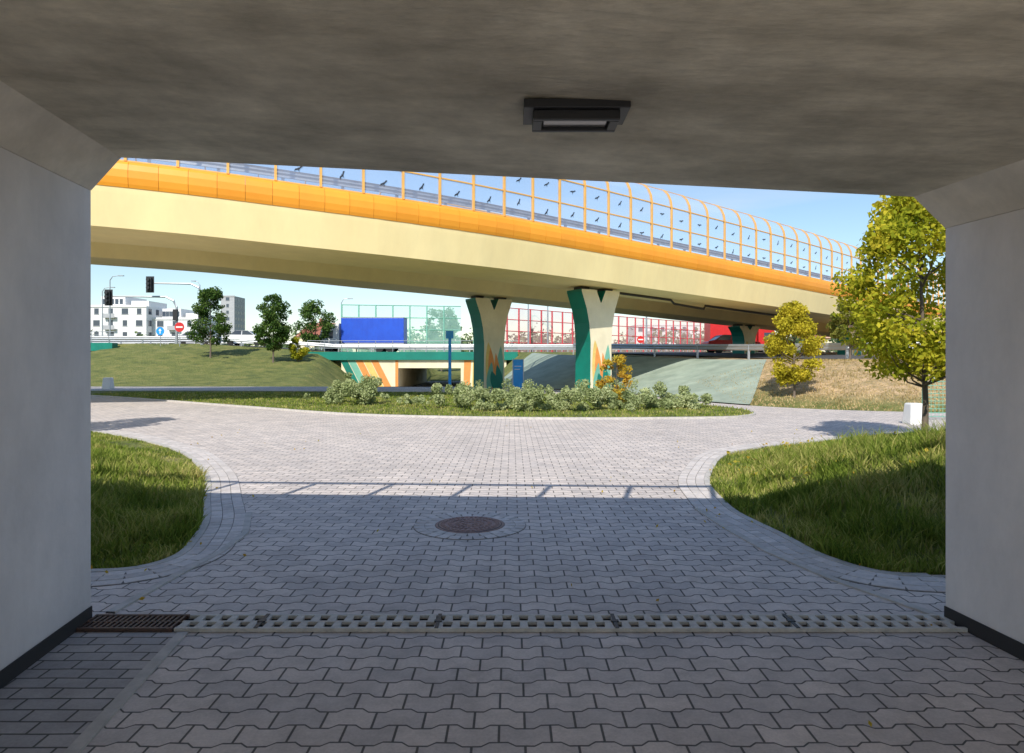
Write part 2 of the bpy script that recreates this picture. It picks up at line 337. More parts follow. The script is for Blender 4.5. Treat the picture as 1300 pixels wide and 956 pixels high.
# drain
mb=MB(); mb.box(-2.56,2.64,3.965,4.165,0,.0135,0); mb.build('drain_channel',[M_void])
mb=MB()
z0,z1=.0145,.036
x=-1.93
mb.box(-1.96,2.66,3.955,3.978,z0,z1); mb.box(-1.96,2.66,4.155,4.177,z0,z1); mb.box(-1.96,2.66,4.056,4.074,z0,z1)
while x<2.6:
    for (sx,ya,yb) in ((0,3.978,4.056),(.05,4.074,4.155)):
        w0=.026; w1=.036
        q=[(x+sx-w0,ya),(x+sx+w0,ya),(x+sx+w1-.016,yb),(x+sx-w1+.016,yb)]
        mb.add([(p[0],p[1],z0) for p in q]+[(p[0],p[1],z1-.001) for p in q],[(4,5,6,7),(0,1,5,4),(1,2,6,5),(2,3,7,6),(3,0,4,7)])
    x+=.1
gr=mb.build('grate',[M_drain])
mb=MB()
for xx in (-1.5,-.45,.6,1.65): mb.box(xx,xx+.022,3.956,4.177,z1-.004,z1+.003); mb.box(xx-.012,xx+.034,4.05,4.08,z1-.003,z1+.005)
lk=mb.build('locking_bars',[M_dark])
mb=MB(); mb.box(-2.54,-1.97,3.955,3.975,z0,z1); mb.box(-2.54,-1.97,4.157,4.177,z0,z1)
x=-2.54
while x<-1.97: mb.box(x,x+.014,3.975,4.157,z0,z1-.002); x+=.032
mb.box(-2.54,-1.97,4.06,4.07,z0,z1-.001)
ir=mb.build('iron_grate',[M_iron]); group('drain_grate',[gr,lk,ir])
# manhole
cx,cy=-.4,6.5
def disc(mb,r,z0,z1,seg=48,m=0): mb.tube([(cx,cy,z0),(cx,cy,z1)],r,seg,m)
mb=MB(); disc(mb,.325,.0,.022); fr=mb.build('frame',[M_rust])
mb=MB(); disc(mb,.305,.0,.0235); gp=mb.build('gap_ring',[M_dark])
mb=MB(); disc(mb,.295,.0,.026)
for r in (.26,.19,.12,.06):
    nn=int(r*2*math.pi/.045)
    for q in range(nn):
        an=2*math.pi*q/nn; mb.obox((cx+r*math.cos(an),cy+r*math.sin(an)),(math.cos(an),math.sin(an)),.018,.012,.026,.034)
lid=mb.build('lid',[M_rust])
mb=MB(); disc(mb,.535,0,.0155); bd=mb.build('bedding',[M_bed])
mb=MB()
for r in (.38,.48):
    nn=int(r*2*math.pi/.105)
    for q in range(nn):
        an=2*math.pi*q/nn; mb.obox((cx+r*math.cos(an),cy+r*math.sin(an)),(math.cos(an),math.sin(an)),.048,.047,0,.0195)
rg=mb.build('sett_ring',[M_sett]); group('manhole_cover',[fr,gp,lid,bd,rg])
# ------------------------------------------------------------------ near underpass (tunnel)
def tp(x,z,y): return (shx(x,y),y,z)
parts=[]
dv=Vector(tp(0,0,Y1))-Vector(tp(0,0,Y0))
mb=MB()
mb.extr([tp(-2.555,-.02,Y0),tp(-2.555,2.617,Y0),tp(-3.6,2.617,Y0),tp(-3.6,-.02,Y0)],dv)
parts.append(mb.build('left_wall',[M_wallL],bevel=.012))
mb=MB()
mb.extr([tp(2.63,-.02,Y0),tp(2.63,2.388,Y0),tp(3.7,2.388,Y0),tp(3.7,-.02,Y0)],dv)
parts.append(mb.build('right_wall',[M_wallL],bevel=.012))
mb=MB()
mb.extr([tp(-2.552,2.619,Y0),tp(-2.37,2.818,Y0),tp(-3.6,2.87,Y0),tp(-3.6,2.619,Y0)],dv)
mb.extr([tp(2.627,2.39,Y0),tp(2.435,2.58,Y0),tp(3.7,2.52,Y0),tp(3.7,2.39,Y0)],dv)
parts.append(mb.build('haunches',[M_haunch]))
mb=MB()
cz=lambda x:2.818-(x+2.37)*.0495
mb.extr([tp(-2.37,cz(-2.37)+.0,Y0),tp(2.435,cz(2.435),Y0),tp(14,cz(14)+.0,Y0),tp(14,cz(14)+.55,Y0),tp(-14,cz(-14)+.55,Y0),tp(-14,cz(-14),Y0)],dv)
parts.append(mb.build('deck_slab',[M_ceil]))
mb=MB()
for yy in (Y1-.32,Y0):
    mb.extr([(-14,yy,cz(-14)+.552),(14,yy,cz(14)+.552),(14,yy,cz(14)+.70),(-14,yy,cz(-14)+.70)],(0,.32,0))
parts.append(mb.build('edge_beam',[M_conc]))
mb=MB()
for yy in (Y1-.5,Y0-.0):
    mb.box(-14,shx(-3.62,yy),yy,yy+.49,0,2.6); mb.box(shx(3.72,yy),14,yy,yy+.49,0,2.2)
parts.append(mb.build('retaining_walls',[M_conc]))
mb=MB()
mb.extr([tp(-2.551,.0,Y0),tp(-2.551,.10,Y0),tp(-2.545,.10,Y0),tp(-2.545,0,Y0)],dv)
mb.extr([tp(2.626,.0,Y0),tp(2.626,.10,Y0),tp(2.62,.10,Y0),tp(2.62,0,Y0)],dv)
parts.append(mb.build('wall_base_band',[M_base]))
group('concrete_underpass',parts)
mb=MB()
yy=3.98
for k in range(-9,10):
    xx=k*1.0+.35; mb.tube([(xx,yy,cz(xx)+.69),(xx,yy,cz(xx)+1.5)],.035,6)
mb.tube([(-10,yy,cz(-10)+1.5),(10,yy,cz(10)+1.5)],.045,6)
mb.build('bridge_railing',[M_steel])
# ceiling lamp
lx,ly=.30,2.98; lz=cz(lx)-.022
mb=MB(); mb.box(lx-.25,lx+.20,ly-.11,ly+.11,lz-.008,lz+.03); pb=mb.build('mount_plate',[M_dark],bevel=.003)
mb=MB()
for (u0,u1,v0,v1) in ((-.21,.16,-.085,-.06),(-.21,.16,.06,.085),(-.21,-.17,-.06,.06),(.12,.16,-.06,.06)):
    mb.box(lx+u0,lx+u1,ly+v0,ly+v1,lz-.05,lz-.008)
hs=mb.build('housing',[M_dark],bevel=.004)
mb=MB(); mb.box(lx-.168,lx+.118,ly-.058,ly+.058,lz-.036,lz-.012)
df=mb.build('diffuser',[M_lamp],bevel=.008); group('ceiling_light_fixture',[pb,hs,df])
# ------------------------------------------------------------------ viaduct
E=[(-60,12,8.3),(-35,14.2,8.0),(-20,17.2,7.65),(-11.5,19.9,7.4),(-6.4,21.9,7.15),(-2.5,24.0,7.0),(1.56,27.0,6.9),(9.6,33.3,6.6),(20.8,42.4,6.15),(40,60,5.5),(62,84,4.8)]
Pc=np.array(catmull(E,12)); S=np.r_[0,np.cumsum(np.hypot(np.diff(Pc[:,0]),np.diff(Pc[:,1])))]; LEN=S[-1]
def fr_at(s):
    p=np.array([np.interp(s,S,Pc[:,k]) for k in range(3)]); q=np.array([np.interp(min(s+.8,LEN),S,Pc[:,k]) for k in range(3)]); r=np.array([np.interp(max(s-.8,0),S,Pc[:,k]) for k in range(3)])
    t=(q-r)[:2]; t/=np.linalg.norm(t); return p,t,np.array([-t[1],t[0]])
def sweep(mb,ss,sec,m=0,closed=True,caps=False):
    vs=[]; k=len(sec)
    for s in ss:
        p,t,n=fr_at(s)
        for (o,dz) in sec: vs.append((p[0]+n[0]*o,p[1]+n[1]*o,p[2]+dz))
    fs=[]
    for i in range(len(ss)-1):
        for j in range(k if closed else k-1):
            j2=(j+1)%k; fs.append((i*k+j,i*k+j2,(i+1)*k+j2,(i+1)*k+j))
    if caps: fs+= [tuple(range(k)),tuple((len(ss)-1)*k+q for q in range(k))]
    mb.add(vs,fs,m)
ss=np.arange(0,LEN,1.0)
W=11.2
GB=-1.95
parts=[]
mb=MB(); sweep(mb,ss,[(.33,-.2),(.08,-.79),(.10,-.95),(.26,GB),(3.6,GB),(4.1,-1.2),(7.2,-1.2),(7.7,GB),(W-.9,GB),(W-.33,-.76),(W-.33,-.2)],caps=True)
parts.append(mb.build('girders',[M_cream]))
mb=MB(); sweep(mb,ss,[(.4,-.195),(W-.4,-.195)],closed=False); parts.append(mb.build('road_surface',[M_asph]))
fs_=[(.36,0),(.12,-.01),(.03,-.10),(-.02,-.28),(-.02,-.5),(.02,-.68),(.06,-.78),(.36,-.80)]
mb=MB()
s=0
while s<LEN-1:
    for sec in (fs_,[(W-o,z) for o,z in fs_]): sweep(mb,[s+.005,s+.4,s+.795],sec,caps=True)
    s+=.8
parts.append(mb.build('fascia_panels',[M_orange]))
mb=MB()
for o in (.95,W-.95):
    sweep(mb,ss,[(o,.62),(o+.04,.56),(o,.5),(o+.04,.44),(o,.36),(o+.06,.36),(o+.08,.5),(o+.06,.62)])
    s=0
    while s<LEN-1:
        p,t,n=fr_at(s); c=p[:2]+n*(o+.12); mb.obox(c,t,.05,.04,p[2]-.19,p[2]+.6); s+=2
parts.append(mb.build('guard_rail',[M_steel]))
gs=[(.2,.03),(.2,1.0),(.2,1.95),(.26,2.3),(.42,2.62),(.66,2.85),(.9,2.95)]
def barrier(flip,sp,hw):
    F_=(lambda o:W-o) if flip else (lambda o:o)
    g=MB(); sweep(g,ss,[(F_(o),z) for o,z in gs],closed=False)
    pm=MB(); s=0.5
    fat=[(o-.05,z) for o,z in gs]+[(o+.05,z-.02) for o,z in reversed(gs)]
    while s<LEN-1:
        sweep(pm,[s-hw,s+hw],[(F_(o),z) for o,z in fat],caps=True); s+=sp
    for z in (.03,1.0,1.95):
        sweep(pm,ss,[(F_(.17),z-.022),(F_(.23),z-.022),(F_(.23),z+.022),(F_(.17),z+.022)])
    sweep(pm,ss,[(F_(.87),2.90),(F_(.93),2.92),(F_(.93),2.97),(F_(.87),2.95)])
    return [g.build('barrier_glass',[M_glass]),pm.build('barrier_frame',[M_oframe])]
parts+=barrier(False,1.4,.038)+barrier(True,2.8,.025)
mb=MB(); s=1.2
rb=random.Random(5)
while s<LEN-2:
    p,t,n=fr_at(s)
    for hz_ in (.55,1.5):
        c=np.array([p[0]+n[0]*.18,p[1]+n[1]*.18,p[2]+hz_+rb.uniform(-.1,.1)]); T3=np.array([t[0],t[1],0]); U=np.array([0,0,1.])
        an=rb.uniform(-.3,.8); ca,sa=math.cos(an),math.sin(an)
        def q(a,b): return tuple(c+T3*(a*ca-b*sa)*.68+U*(a*sa+b*ca)*.68)
        mb.add([q(0,-.16),q(.03,0),q(0,.12),q(-.03,0)],[(0,1,2,3)])
        mb.add([q(.02,.05),q(.17,.15),q(.24,.1),q(.10,.02),q(.02,-.04)],[(0,1,2,3,4)])
        mb.add([q(-.02,.05),q(-.15,.04),q(-.23,-.06),q(-.10,-.03),q(-.02,-.04)],[(0,1,2,3,4)])
    s+=1.4
parts.append(mb.build('bird_stickers',[M_bird]))
def vp(s,o,z):
    p,t,n=fr_at(s); return (p[0]+n[0]*o,p[1]+n[1]*o,p[2]+z)
s_at=lambda x: S[np.argmin(abs(Pc[:,0]-x))]
sc=s_at(3.2)
def pier(name,c,ztop,ang,zb=0.,sc=1.):
    d=.66; u=Vector((math.cos(ang),math.sin(ang),0)); v=Vector((-math.sin(ang),math.cos(ang),0)); c=Vector((c[0],c[1],0))
    def P(a,b,z): return c+u*a*sc+v*b*sc+Vector((0,0,z))
    h=ztop-zb
    prof=[(-.78,zb-.3),(.78,zb-.3),(.74,zb+.5*h),(.84,zb+.68*h),(1.02,zb+.82*h),(1.36,ztop-.10),(1.36,ztop),(.34,ztop),(.28,ztop-.1),(.03,zb+.88*h),(-.03,zb+.88*h),(-.28,ztop-.1),(-.34,ztop),(-1.36,ztop),(-1.36,ztop-.10),(-1.02,zb+.82*h),(-.84,zb+.68*h),(-.74,zb+.5*h)]
    o=[]
    m1=MB(); m1.extr([P(a,-d,z) for a,z in prof],(v*2*d*sc),m=0,mside=[0,1,1,1,1,1,0,1,1,1,1,1,0,1,1,1,1,1]); ob=m1.build('shaft',[M_creamw,M_green],bevel=.06); o.append(ob)
    m1=MB(); 
    for sx in (-.85,.85): m1.add([P(sx-.3,-.3,ztop),P(sx+.3,-.3,ztop),P(sx+.3,.3,ztop),P(sx-.3,.3,ztop)]+[P(sx-.3,-.3,ztop+.14),P(sx+.3,-.3,ztop+.14),P(sx+.3,.3,ztop+.14),P(sx-.3,.3,ztop+.14)],[(4,5,6,7),(0,1,5,4),(1,2,6,5),(2,3,7,6),(3,0,4,7)])
    o.append(m1.build('bearings',[M_dark]))
    m1=MB()
    def petal(bx,tx,z0,z1,w,m,off):
        L_=[];R_=[]
        for k in range(13):
            t=k/12; x=bx+(tx-bx)*t**1.4; ww=w*math.sin(math.pi*min(t*.8+.2,1))**.8; z=z0+(z1-z0)*t
            L_.append(P(max(x-ww,-.68),-d-off,z)); R_.append(P(min(x+ww,.68),-d-off,z))
        for k in range(12): m1.add([L_[k],R_[k],R_[k+1],L_[k+1]],[(0,1,2,3)],m)
    petal(-.2,-.45,zb,zb+.52*h,.36,2,.004); petal(-.15,-.30,zb,zb+.46*h,.26,0,.008); petal(.35,.50,zb,zb+.48*h,.28,1,.012); petal(.3,.1,zb,zb+.40*h,.2,0,.016); petal(-.38,-.2,zb,zb+.30*h,.24,1,.020); petal(.45,.2,zb,zb+.27*h,.26,3,.024); petal(.1,-.2,zb,zb+.2*h,.3,3,.028)
    o.append(m1.build('flame_mural',[M_opaint,M_green2,M_yel,M_green]))
    return group(name,o)
ang=math.radians(33)
for ds,off,zb in ((2.3,2.1,0),(1.3,8.9,0),(29,2.5,1.6),(25.5,8.7,1.7),(-30,2.5,0),(-30,8.7,0)):
    q=vp(sc+ds,off,GB-.14); pier('viaduct_pier',(q[0],q[1]),q[2],ang,zb=zb,sc=.82)
mb=MB()
mb.tube([vp(sc+4,2.2,GB-.06),vp(sc+8,2.2,GB-.07),vp(sc+8.4,2.3,GB-.22),vp(sc+11,2.4,GB-.28),vp(sc+11.4,2.6,GB-.07),vp(sc+20,2.6,GB-.07)],.06,8)
parts.append(mb.build('drain_pipe',[M_dark]))
group('road_viaduct',parts)
# ------------------------------------------------------------------ background road, bridges
mb=MB()
xr=list(np.arange(-160,160,4.))
for a_,b_ in zip(xr[:-1],xr[1:]):
    mb.add([(a_,63.6,float(zr(a_))+.04),(b_,63.6,float(zr(b_))+.04),(b_,78,float(zr(b_))+.04),(a_,78,float(zr(a_))+.04)],[(0,1,2,3)],0)
    for yy in (64.1,77.4): mb.add([(a_,yy,float(zr(a_))+.05),(b_,yy,float(zr(b_))+.05),(b_,yy+.2,float(zr(b_))+.05),(a_,yy+.2,float(zr(a_))+.05)],[(0,1,2,3)],1)
    mb.add([(a_,70.9,float(zr(a_))+.05),(a_+2,70.9,float(zr(a_+2))+.05),(a_+2,71.05,float(zr(a_+2))+.05),(a_,71.05,float(zr(a_))+.05)],[(0,1,2,3)],1)
mb.build('elevated_road',[M_asph,M_white])
def under(name,xa,xb,oa,ob_,ztop):
    o=[]; m1=MB()
    m1.box(xa,oa,60,60.6,-1.6,ztop-.7); m1.box(ob_,xb,60,60.6,-1.6,ztop-.7); m1.box(oa,ob_,60,60.6,.75,ztop-.7)
    m1.box(oa-.6,oa,60.6,80,-1.6,ztop-.7); m1.box(ob_,ob_+.6,60.6,80,-1.6,ztop-.7); m1.box(oa-.6,ob_+.6,60.62,80,.78,ztop-.2)
    o.append(m1.build('abutments',[M_creamw]))
    m1=MB(); m1.box(xa-3,xb+1,59.75,60.62,ztop-.69,ztop+.02); m1.box(xa-3,xb+1,80,80.6,ztop-.69,ztop+.02); o.append(m1.build('deck_edge',[M_green]))
    m1=MB(); cols=[1,3,0,2,0]
    top=ztop-.71
    for k in range(5):
        w=.62; x0=xa-.1+k*w*1.08
        x1b=x0+1.5
        pts=[(x0,59.985,top),(x0+w,59.985,top),(min(x1b+w,oa-.27),59.985,-1.5),(min(x1b,oa-.27),59.985,-1.5)]
        if x0+w<=oa-.3: m1.add(pts,[(0,1,2,3)],cols[k])
        x0=ob_+.3+k*w*1.25
        if x0+w<xb: m1.add([(x0,59.985,top),(x0+w,59.985,top),(x0+w*.7,59.985,-1.5),(x0-.1,59.985,-1.5)],[(0,1,2,3)],cols[4-k])
    m1.box(oa-.25,oa,59.97,59.984,-1.5,top,0)
    o.append(m1.build('painted_stripes',[M_opaint,M_green,M_yel,M_green2]))
    m1=MB()
    x=xa-3
    while x<xb+1: m1.tube([(x,60.1,ztop),(x,60.1,ztop+1.0)],.03,5); x+=1.5
    for hz_ in (.35,.7,1.0): m1.tube([(xa-3,60.1,ztop+hz_),(xb+1,60.1,ztop+hz_)],.025,5)
    o.append(m1.build('railing',[M_steel])); group(name,o)
under('road_underpass',-15,-.5,-10,-4.5,2.15)
under('road_underpass',-58,-36,-50,-41,2.95)
mb=MB()
def wbeam(mb,pts):
    for a_,b_ in zip(pts[:-1],pts[1:]):
        a_=np.array(a_);b_=np.array(b_); n=int(max(1,np.linalg.norm(b_-a_)//3))
        for k in range(n):
            p=a_+(b_-a_)*k/n; q=a_+(b_-a_)*(k+1)/n
            prof=[(0,.42),(-.05,.49),(0,.57),(-.05,.65),(0,.75)]
            for (d0,h0),(d1,h1) in zip(prof[:-1],prof[1:]):
                mb.add([(p[0],p[1]+d0,p[2]+h0),(q[0],q[1]+d0,q[2]+h0),(q[0],q[1]+d1,q[2]+h1),(p[0],p[1]+d1,p[2]+h1)],[(0,1,2,3)])
            mb.box(p[0]-.05,p[0]+.05,p[1]+.01,p[1]+.12,p[2]-.1,p[2]+.7)
for yy in (63.0,70.2,78.8): wbeam(mb,[(-120,yy,2.9),(-28,yy,2.9),(-16,yy,2.15),(120,yy,2.15)])
mb.build('road_guard_rail',[M_steel])
wb=MB(); wbeam(wb,[(4.5,50,1.95),(9,43,1.75),(12.5,36,1.6),(15,30.5,1.55),(20,28,1.55),(40,25,1.6)]); wb.build('road_guard_rail',[M_steel])
mb=MB()
mb.add([(6,52,2.0+.05),(14,38,1.62),(17,33,1.56),(24,30,1.56),(60,27,1.56),(60,34,1.56),(26,38,1.65),(14,60,2.2)],[(0,1,2,3,4,5,6,7)])
mb.build('slip_road',[M_asph])
def nbar(name,a_,b_,z0,h0,h1,gm,fm,sp=2.5):
    a_=np.array(a_,float); b_=np.array(b_,float); l=np.linalg.norm(b_-a_); n=int(l/sp); t=(b_-a_)/l
    g=MB(); f=MB()
    for k in range(n):
        p=a_+t*sp*k; q=a_+t*sp*(k+1); ha=h0+(h1-h0)*k/n; hb=h0+(h1-h0)*(k+1)/n
        g.add([(p[0],p[1],z0),(q[0],q[1],z0),(q[0],q[1],z0+hb),(p[0],p[1],z0+ha)],[(0,1,2,3)])
        f.obox(p,t,.07,.08,z0,z0+ha+.05)
        for fr in (.02,.25,.5,.75,1.0):
            f.tube([(p[0],p[1],z0+ha*fr),(q[0],q[1],z0+hb*fr)],.05,4)
    f.obox(b_,t,.06,.08,z0,z0+h1)
    group(name,[g.build('panels',[gm]),f.build('frame',[fm])])
nbar('green_noise_barrier',(-20,80.2),(-4.5,80.2),2.1,5.8,5.6,M_glassg,M_green2,2.0)
nbar('red_noise_barrier',(-3.5,80.4),(34,116),2.1,5.7,5.4,M_glassr,M_rframe,2.0)
# ------------------------------------------------------------------ vehicles
def wheels(m1,xs_,y0,y1,z,r):
    for xx in xs_:
        for yy in (y0,y1):
            m1.tube([(xx,yy-.12,z+r),(xx,yy+.12,z+r)],r,16,0)
def boxtruck(name,x,y,z,boxm,cabm,L_=6.2,Hb=2.5,dirn=-1):
    o=[]; m1=MB(); m1.box(x,x+L_,y,y+2.4,z+.95,z+.95+Hb); o.append(m1.build('cargo_box',[boxm],bevel=.05))
    m1=MB(); m1.box(x-.02,x+L_+.02,y-.02,y+2.42,z+.85,z+.95); m1.box(x-.02,x+L_+.02,y-.02,y+2.42,z+.95+Hb,z+1.0+Hb)
    o.append(m1.build('box_trim',[M_grey]))
    m1=MB()
    for k in range(13): m1.box(x+L_*k/12-.015,x+L_*k/12+.015,y-.012,y,z+.96,z+.94+Hb)
    m1.box(x+.1,x+L_-.1,y-.014,y,z+1.0,z+1.12)
    o.append(m1.build('curtain_straps',[boxm]))
    cx0=x-.25 if dirn<0 else x+L_+.25; sg=dirn
    prof=[(0,.5),(2.0,.5),(2.05,1.3),(1.75,2.35),(1.3,2.75),(0,2.9)]
    m1=MB(); m1.extr([(cx0+sg*a_,y+.05,z+b_) for a_,b_ in prof],(0,2.3,0)); o.append(m1.build('cab',[cabm],bevel=.06))
    m1=MB(); m1.extr([(cx0+sg*a_,y+.035,z+b_) for a_,b_ in [(.6,1.4),(1.8,1.4),(1.6,2.2),(.6,2.2)]],(0,2.33,0))
    m1.add([(cx0+sg*2.06,y+.2,z+1.4),(cx0+sg*2.06,y+2.2,z+1.4),(cx0+sg*1.79,y+2.2,z+2.3),(cx0+sg*1.79,y+.2,z+2.3)],[(0,1,2,3)])
    o.append(m1.build('windows',[M_win]))
    m1=MB(); m1.box(min(cx0,x),max(cx0,x+L_),y+.5,y+1.9,z+.5,z+.84); o.append(m1.build('chassis',[M_dark]))
    m1=MB(); wheels(m1,[cx0+sg*1.1,x+(L_*.78 if sg<0 else L_*.22),x+(L_*.6 if sg<0 else L_*.4)],y+.2,y+2.2,z,.48); o.append(m1.build('wheels',[M_tyre]))
    group(name,o)
def car(name,x,y,z,mt,sc=1,ang=0):
    o=[]; ca,sa=math.cos(ang),math.sin(ang)
    def P(a_,b_,c_): return (x+ca*a_-sa*b_,y+sa*a_+ca*b_,z+c_)
    def ex(prof,y0,y1,m1,inset=0):
        n=len(prof); A_=[P(a_,y0,c_) for a_,c_ in prof]; B_=[P(a_,y1,c_) for a_,c_ in prof]
        m1.add(A_+B_,[tuple(range(n)),tuple(range(n,2*n))]+[(i,(i+1)%n,n+(i+1)%n,n+i) for i in range(n)])
    m1=MB(); ex([(-2.1,.3),(2.1,.28),(2.15,.6),(2.0,.82),(1.1,.95),(-1.7,.98),(-2.1,.9),(-2.15,.5)],-.87,.87,m1); o.append(m1.build('body',[mt],bevel=.08))
    m1=MB(); ex([(1.05,.94),(.35,1.40),(-.95,1.42),(-1.65,.97)],-.72,.72,m1); o.append(m1.build('glasshouse',[M_win],bevel=.05))
    m1=MB(); ex([(.38,1.40),(.2,1.47),(-.85,1.48),(-1.0,1.42)],-.70,.70,m1)
    for a0,a1 in (((1.07,.95),(.37,1.42)),((-.3,.96),(-.25,1.42)),((-1.68,.97),(-.98,1.43))):
        for yy in (-.735,.715): ex([a0,(a0[0]+.07,a0[1]),(a1[0]+.07,a1[1]),a1],yy,yy+.02,m1)
    o.append(m1.build('roof',[mt]))
    m1=MB()
    for a_ in (-1.3,1.3):
        for b_ in (-.8,.8): m1.tube([P(a_,b_-.1,.32),P(a_,b_+.1,.32)],.32,14)
    o.append(m1.build('wheels',[M_tyre]))
    m1=MB()
    for b_ in (-.65,.65): ex([(2.1,.6),(2.17,.6),(2.1,.75),(2.0,.75)],b_-.15,b_+.15,m1)
    o.append(m1.build('headlights',[M_white])); group(name,o)
boxtruck('box_truck',-17.0,68,2.2,M_blue,M_white)
boxtruck('box_truck',21.5,74,2.2,M_red,M_red,L_=5,dirn=1)
car('passenger_car',17.6,55,2.0,M_red,ang=.1); car('passenger_car',-26,67,2.85,M_white)
car('passenger_car',-33,72,2.94,M_grey)
# ------------------------------------------------------------------ street furniture
def tlight(name,px_,y,z0,zarm,ax,sgn):
    o=[]; m1=MB(); m1.tube([(px_,y,z0),(px_,y,zarm-1.0),(px_+sgn*.3,y,zarm-.4),(px_+sgn*1.0,y,zarm-.05),(ax,y,zarm)],[.14,.11,.10,.09,.06],8); o.append(m1.build('mast',[M_steel]))
    m1=MB(); m1.box(ax-.22,ax+.22,y-.32,y-.08,zarm-.7,zarm+.45); m1.box(ax-.36,ax+.36,y-.08,y-.05,zarm-.85,zarm+.6)
    for k in range(3): m1.tube([(ax,y-.52,zarm+.28-.36*k),(ax,y-.33,zarm+.28-.36*k)],.15,10)
    m1.box(px_-.2,px_+.2,y-.35,y-.12,z0+2.2,z0+3.2)
    o.append(m1.build('signal_heads',[M_dark])); group(name,o)
tlight('traffic_light',-30.2,61.5,2.8,7.2,-36.3,-1)
tlight('traffic_light',-27.6,60.8,2.8,8.3,-32.2,-1)
def lamp(x,y,z,h,arm=1.2):
    m1=MB(); m1.tube([(x,y,z),(x,y,z+h-.6),(x+arm*.3,y,z+h-.1),(x+arm,y,z+h)],[.11,.07,.05,.04],8); m1.box(x+arm-.1,x+arm+.6,y-.14,y+.14,z+h-.06,z+h+.06)
    m1.build('street_lamp',[M_steel])
for q in ((-48,105,0,13.5,-1.2),(-60,100,0,12,1.2),(-53,90,.8,11.7,1.2),(2,84,1.8,7.7,1.2),(4.4,84,1.8,8.2,-1),(-24,96,0,10,1),(38,70,2,8.5,-1.2),(50,95,0,9,1),(62,90,.8,11,1),(13,66,2.1,5.3,-1.)): lamp(*q)
def rsign(name,x,y,z0,zc,r,col,bar=False,square=False):
    o=[]; m1=MB(); m1.tube([(x,y,z0),(x,y,zc+r)],.035,6); o.append(m1.build('post',[M_steel]))
    m1=MB()
    if square: m1.box(x-r,x+r,y-.07,y-.04,zc-r,zc+r)
    else: m1.tube([(x,y-.07,zc),(x,y-.04,zc)],r,24)
    o.append(m1.build('plate',[col]))
    m1=MB(); 
    if bar: m1.box(x-r*.7,x+r*.7,y-.085,y-.072,zc-r*.16,zc+r*.16)
    else: m1.add([(x-r*.12,y-.075,zc-r*.6),(x+r*.12,y-.075,zc-r*.6),(x+r*.12,y-.075,zc+.1*r),(x+r*.4,y-.075,zc+.1*r),(x,y-.075,zc+r*.65),(x-r*.4,y-.075,zc+.1*r),(x-r*.12,y-.075,zc+.1*r)],[(0,1,2,3,4,5,6)])
    o.append(m1.build('symbol',[M_white])); group(name,o)
rsign('no_entry_sign',-29.2,60,2.6,4.35,.42,M_red,bar=True)
rsign('traffic_sign',-31.0,60.2,2.6,4.0,.36,M_sblue)
rsign('no_entry_sign',11.6,61.6,2.1,3.3,.33,M_red,bar=True)
mb=MB(); mb.box(-3.17,-2.81,32.72,32.76,2.55,2.92); mb.box(-3.06,-2.92,32.8,32.88,0.0,2.9); mb.build('blue_marker_post',[M_sblue],bevel=.01)
mb=MB(); mb.box(.06,.54,33.6,33.64,.1,1.55,0); pn=mb.build('panel',[M_sblue],bevel=.01)
mb=MB(); mb.box(.02,.06,33.58,33.66,0,1.6); mb.box(.54,.58,33.58,33.66,0,1.6); po=mb.build('posts',[M_steel]); 
mb=MB(); mb.box(.12,.46,33.59,33.598,1.2,1.23); mb.box(.12,.4,33.59,33.598,1.05,1.08); tx=mb.build('lettering',[M_white]); group('information_sign',[pn,po,tx])
mb=MB()
for k in range(6): mb.tube([(10.6+k*1.5,17.6-.05*k,0),(10.6+k*1.5,17.6-.05*k,1.3)],.035,6)
for hz_ in np.arange(.1,1.3,.1): mb.tube([(10.6,17.6,hz_),(18.1,17.35,hz_)],.008 if hz_<1.15 else .015,4)
for k in range(76): mb.tube([(10.6+k*.1,17.6-.0033*k,.08),(10.6+k*.1,17.6-.0033*k,1.25)],.006,4)
mb.build('green_mesh_fence',[M_green2])
def block(x,y,w,h,name='concrete_block'):
    m1=MB(); a_=w/2; m1.add([(x-a_,y-a_,0),(x+a_,y-a_,0),(x+a_,y+a_,0),(x-a_,y+a_,0),(x-a_*.8,y-a_*.8,h),(x+a_*.8,y-a_*.8,h),(x+a_*.8,y+a_*.8,h),(x-a_*.8,y+a_*.8,h)],[(0,3,2,1),(4,5,6,7),(0,1,5,4),(1,2,6,5),(2,3,7,6),(3,0,4,7)]); m1.build(name,[M_white],bevel=.04)
block(9.72,16.5,.40,.52); block(-21.0,35.5,.45,.6)
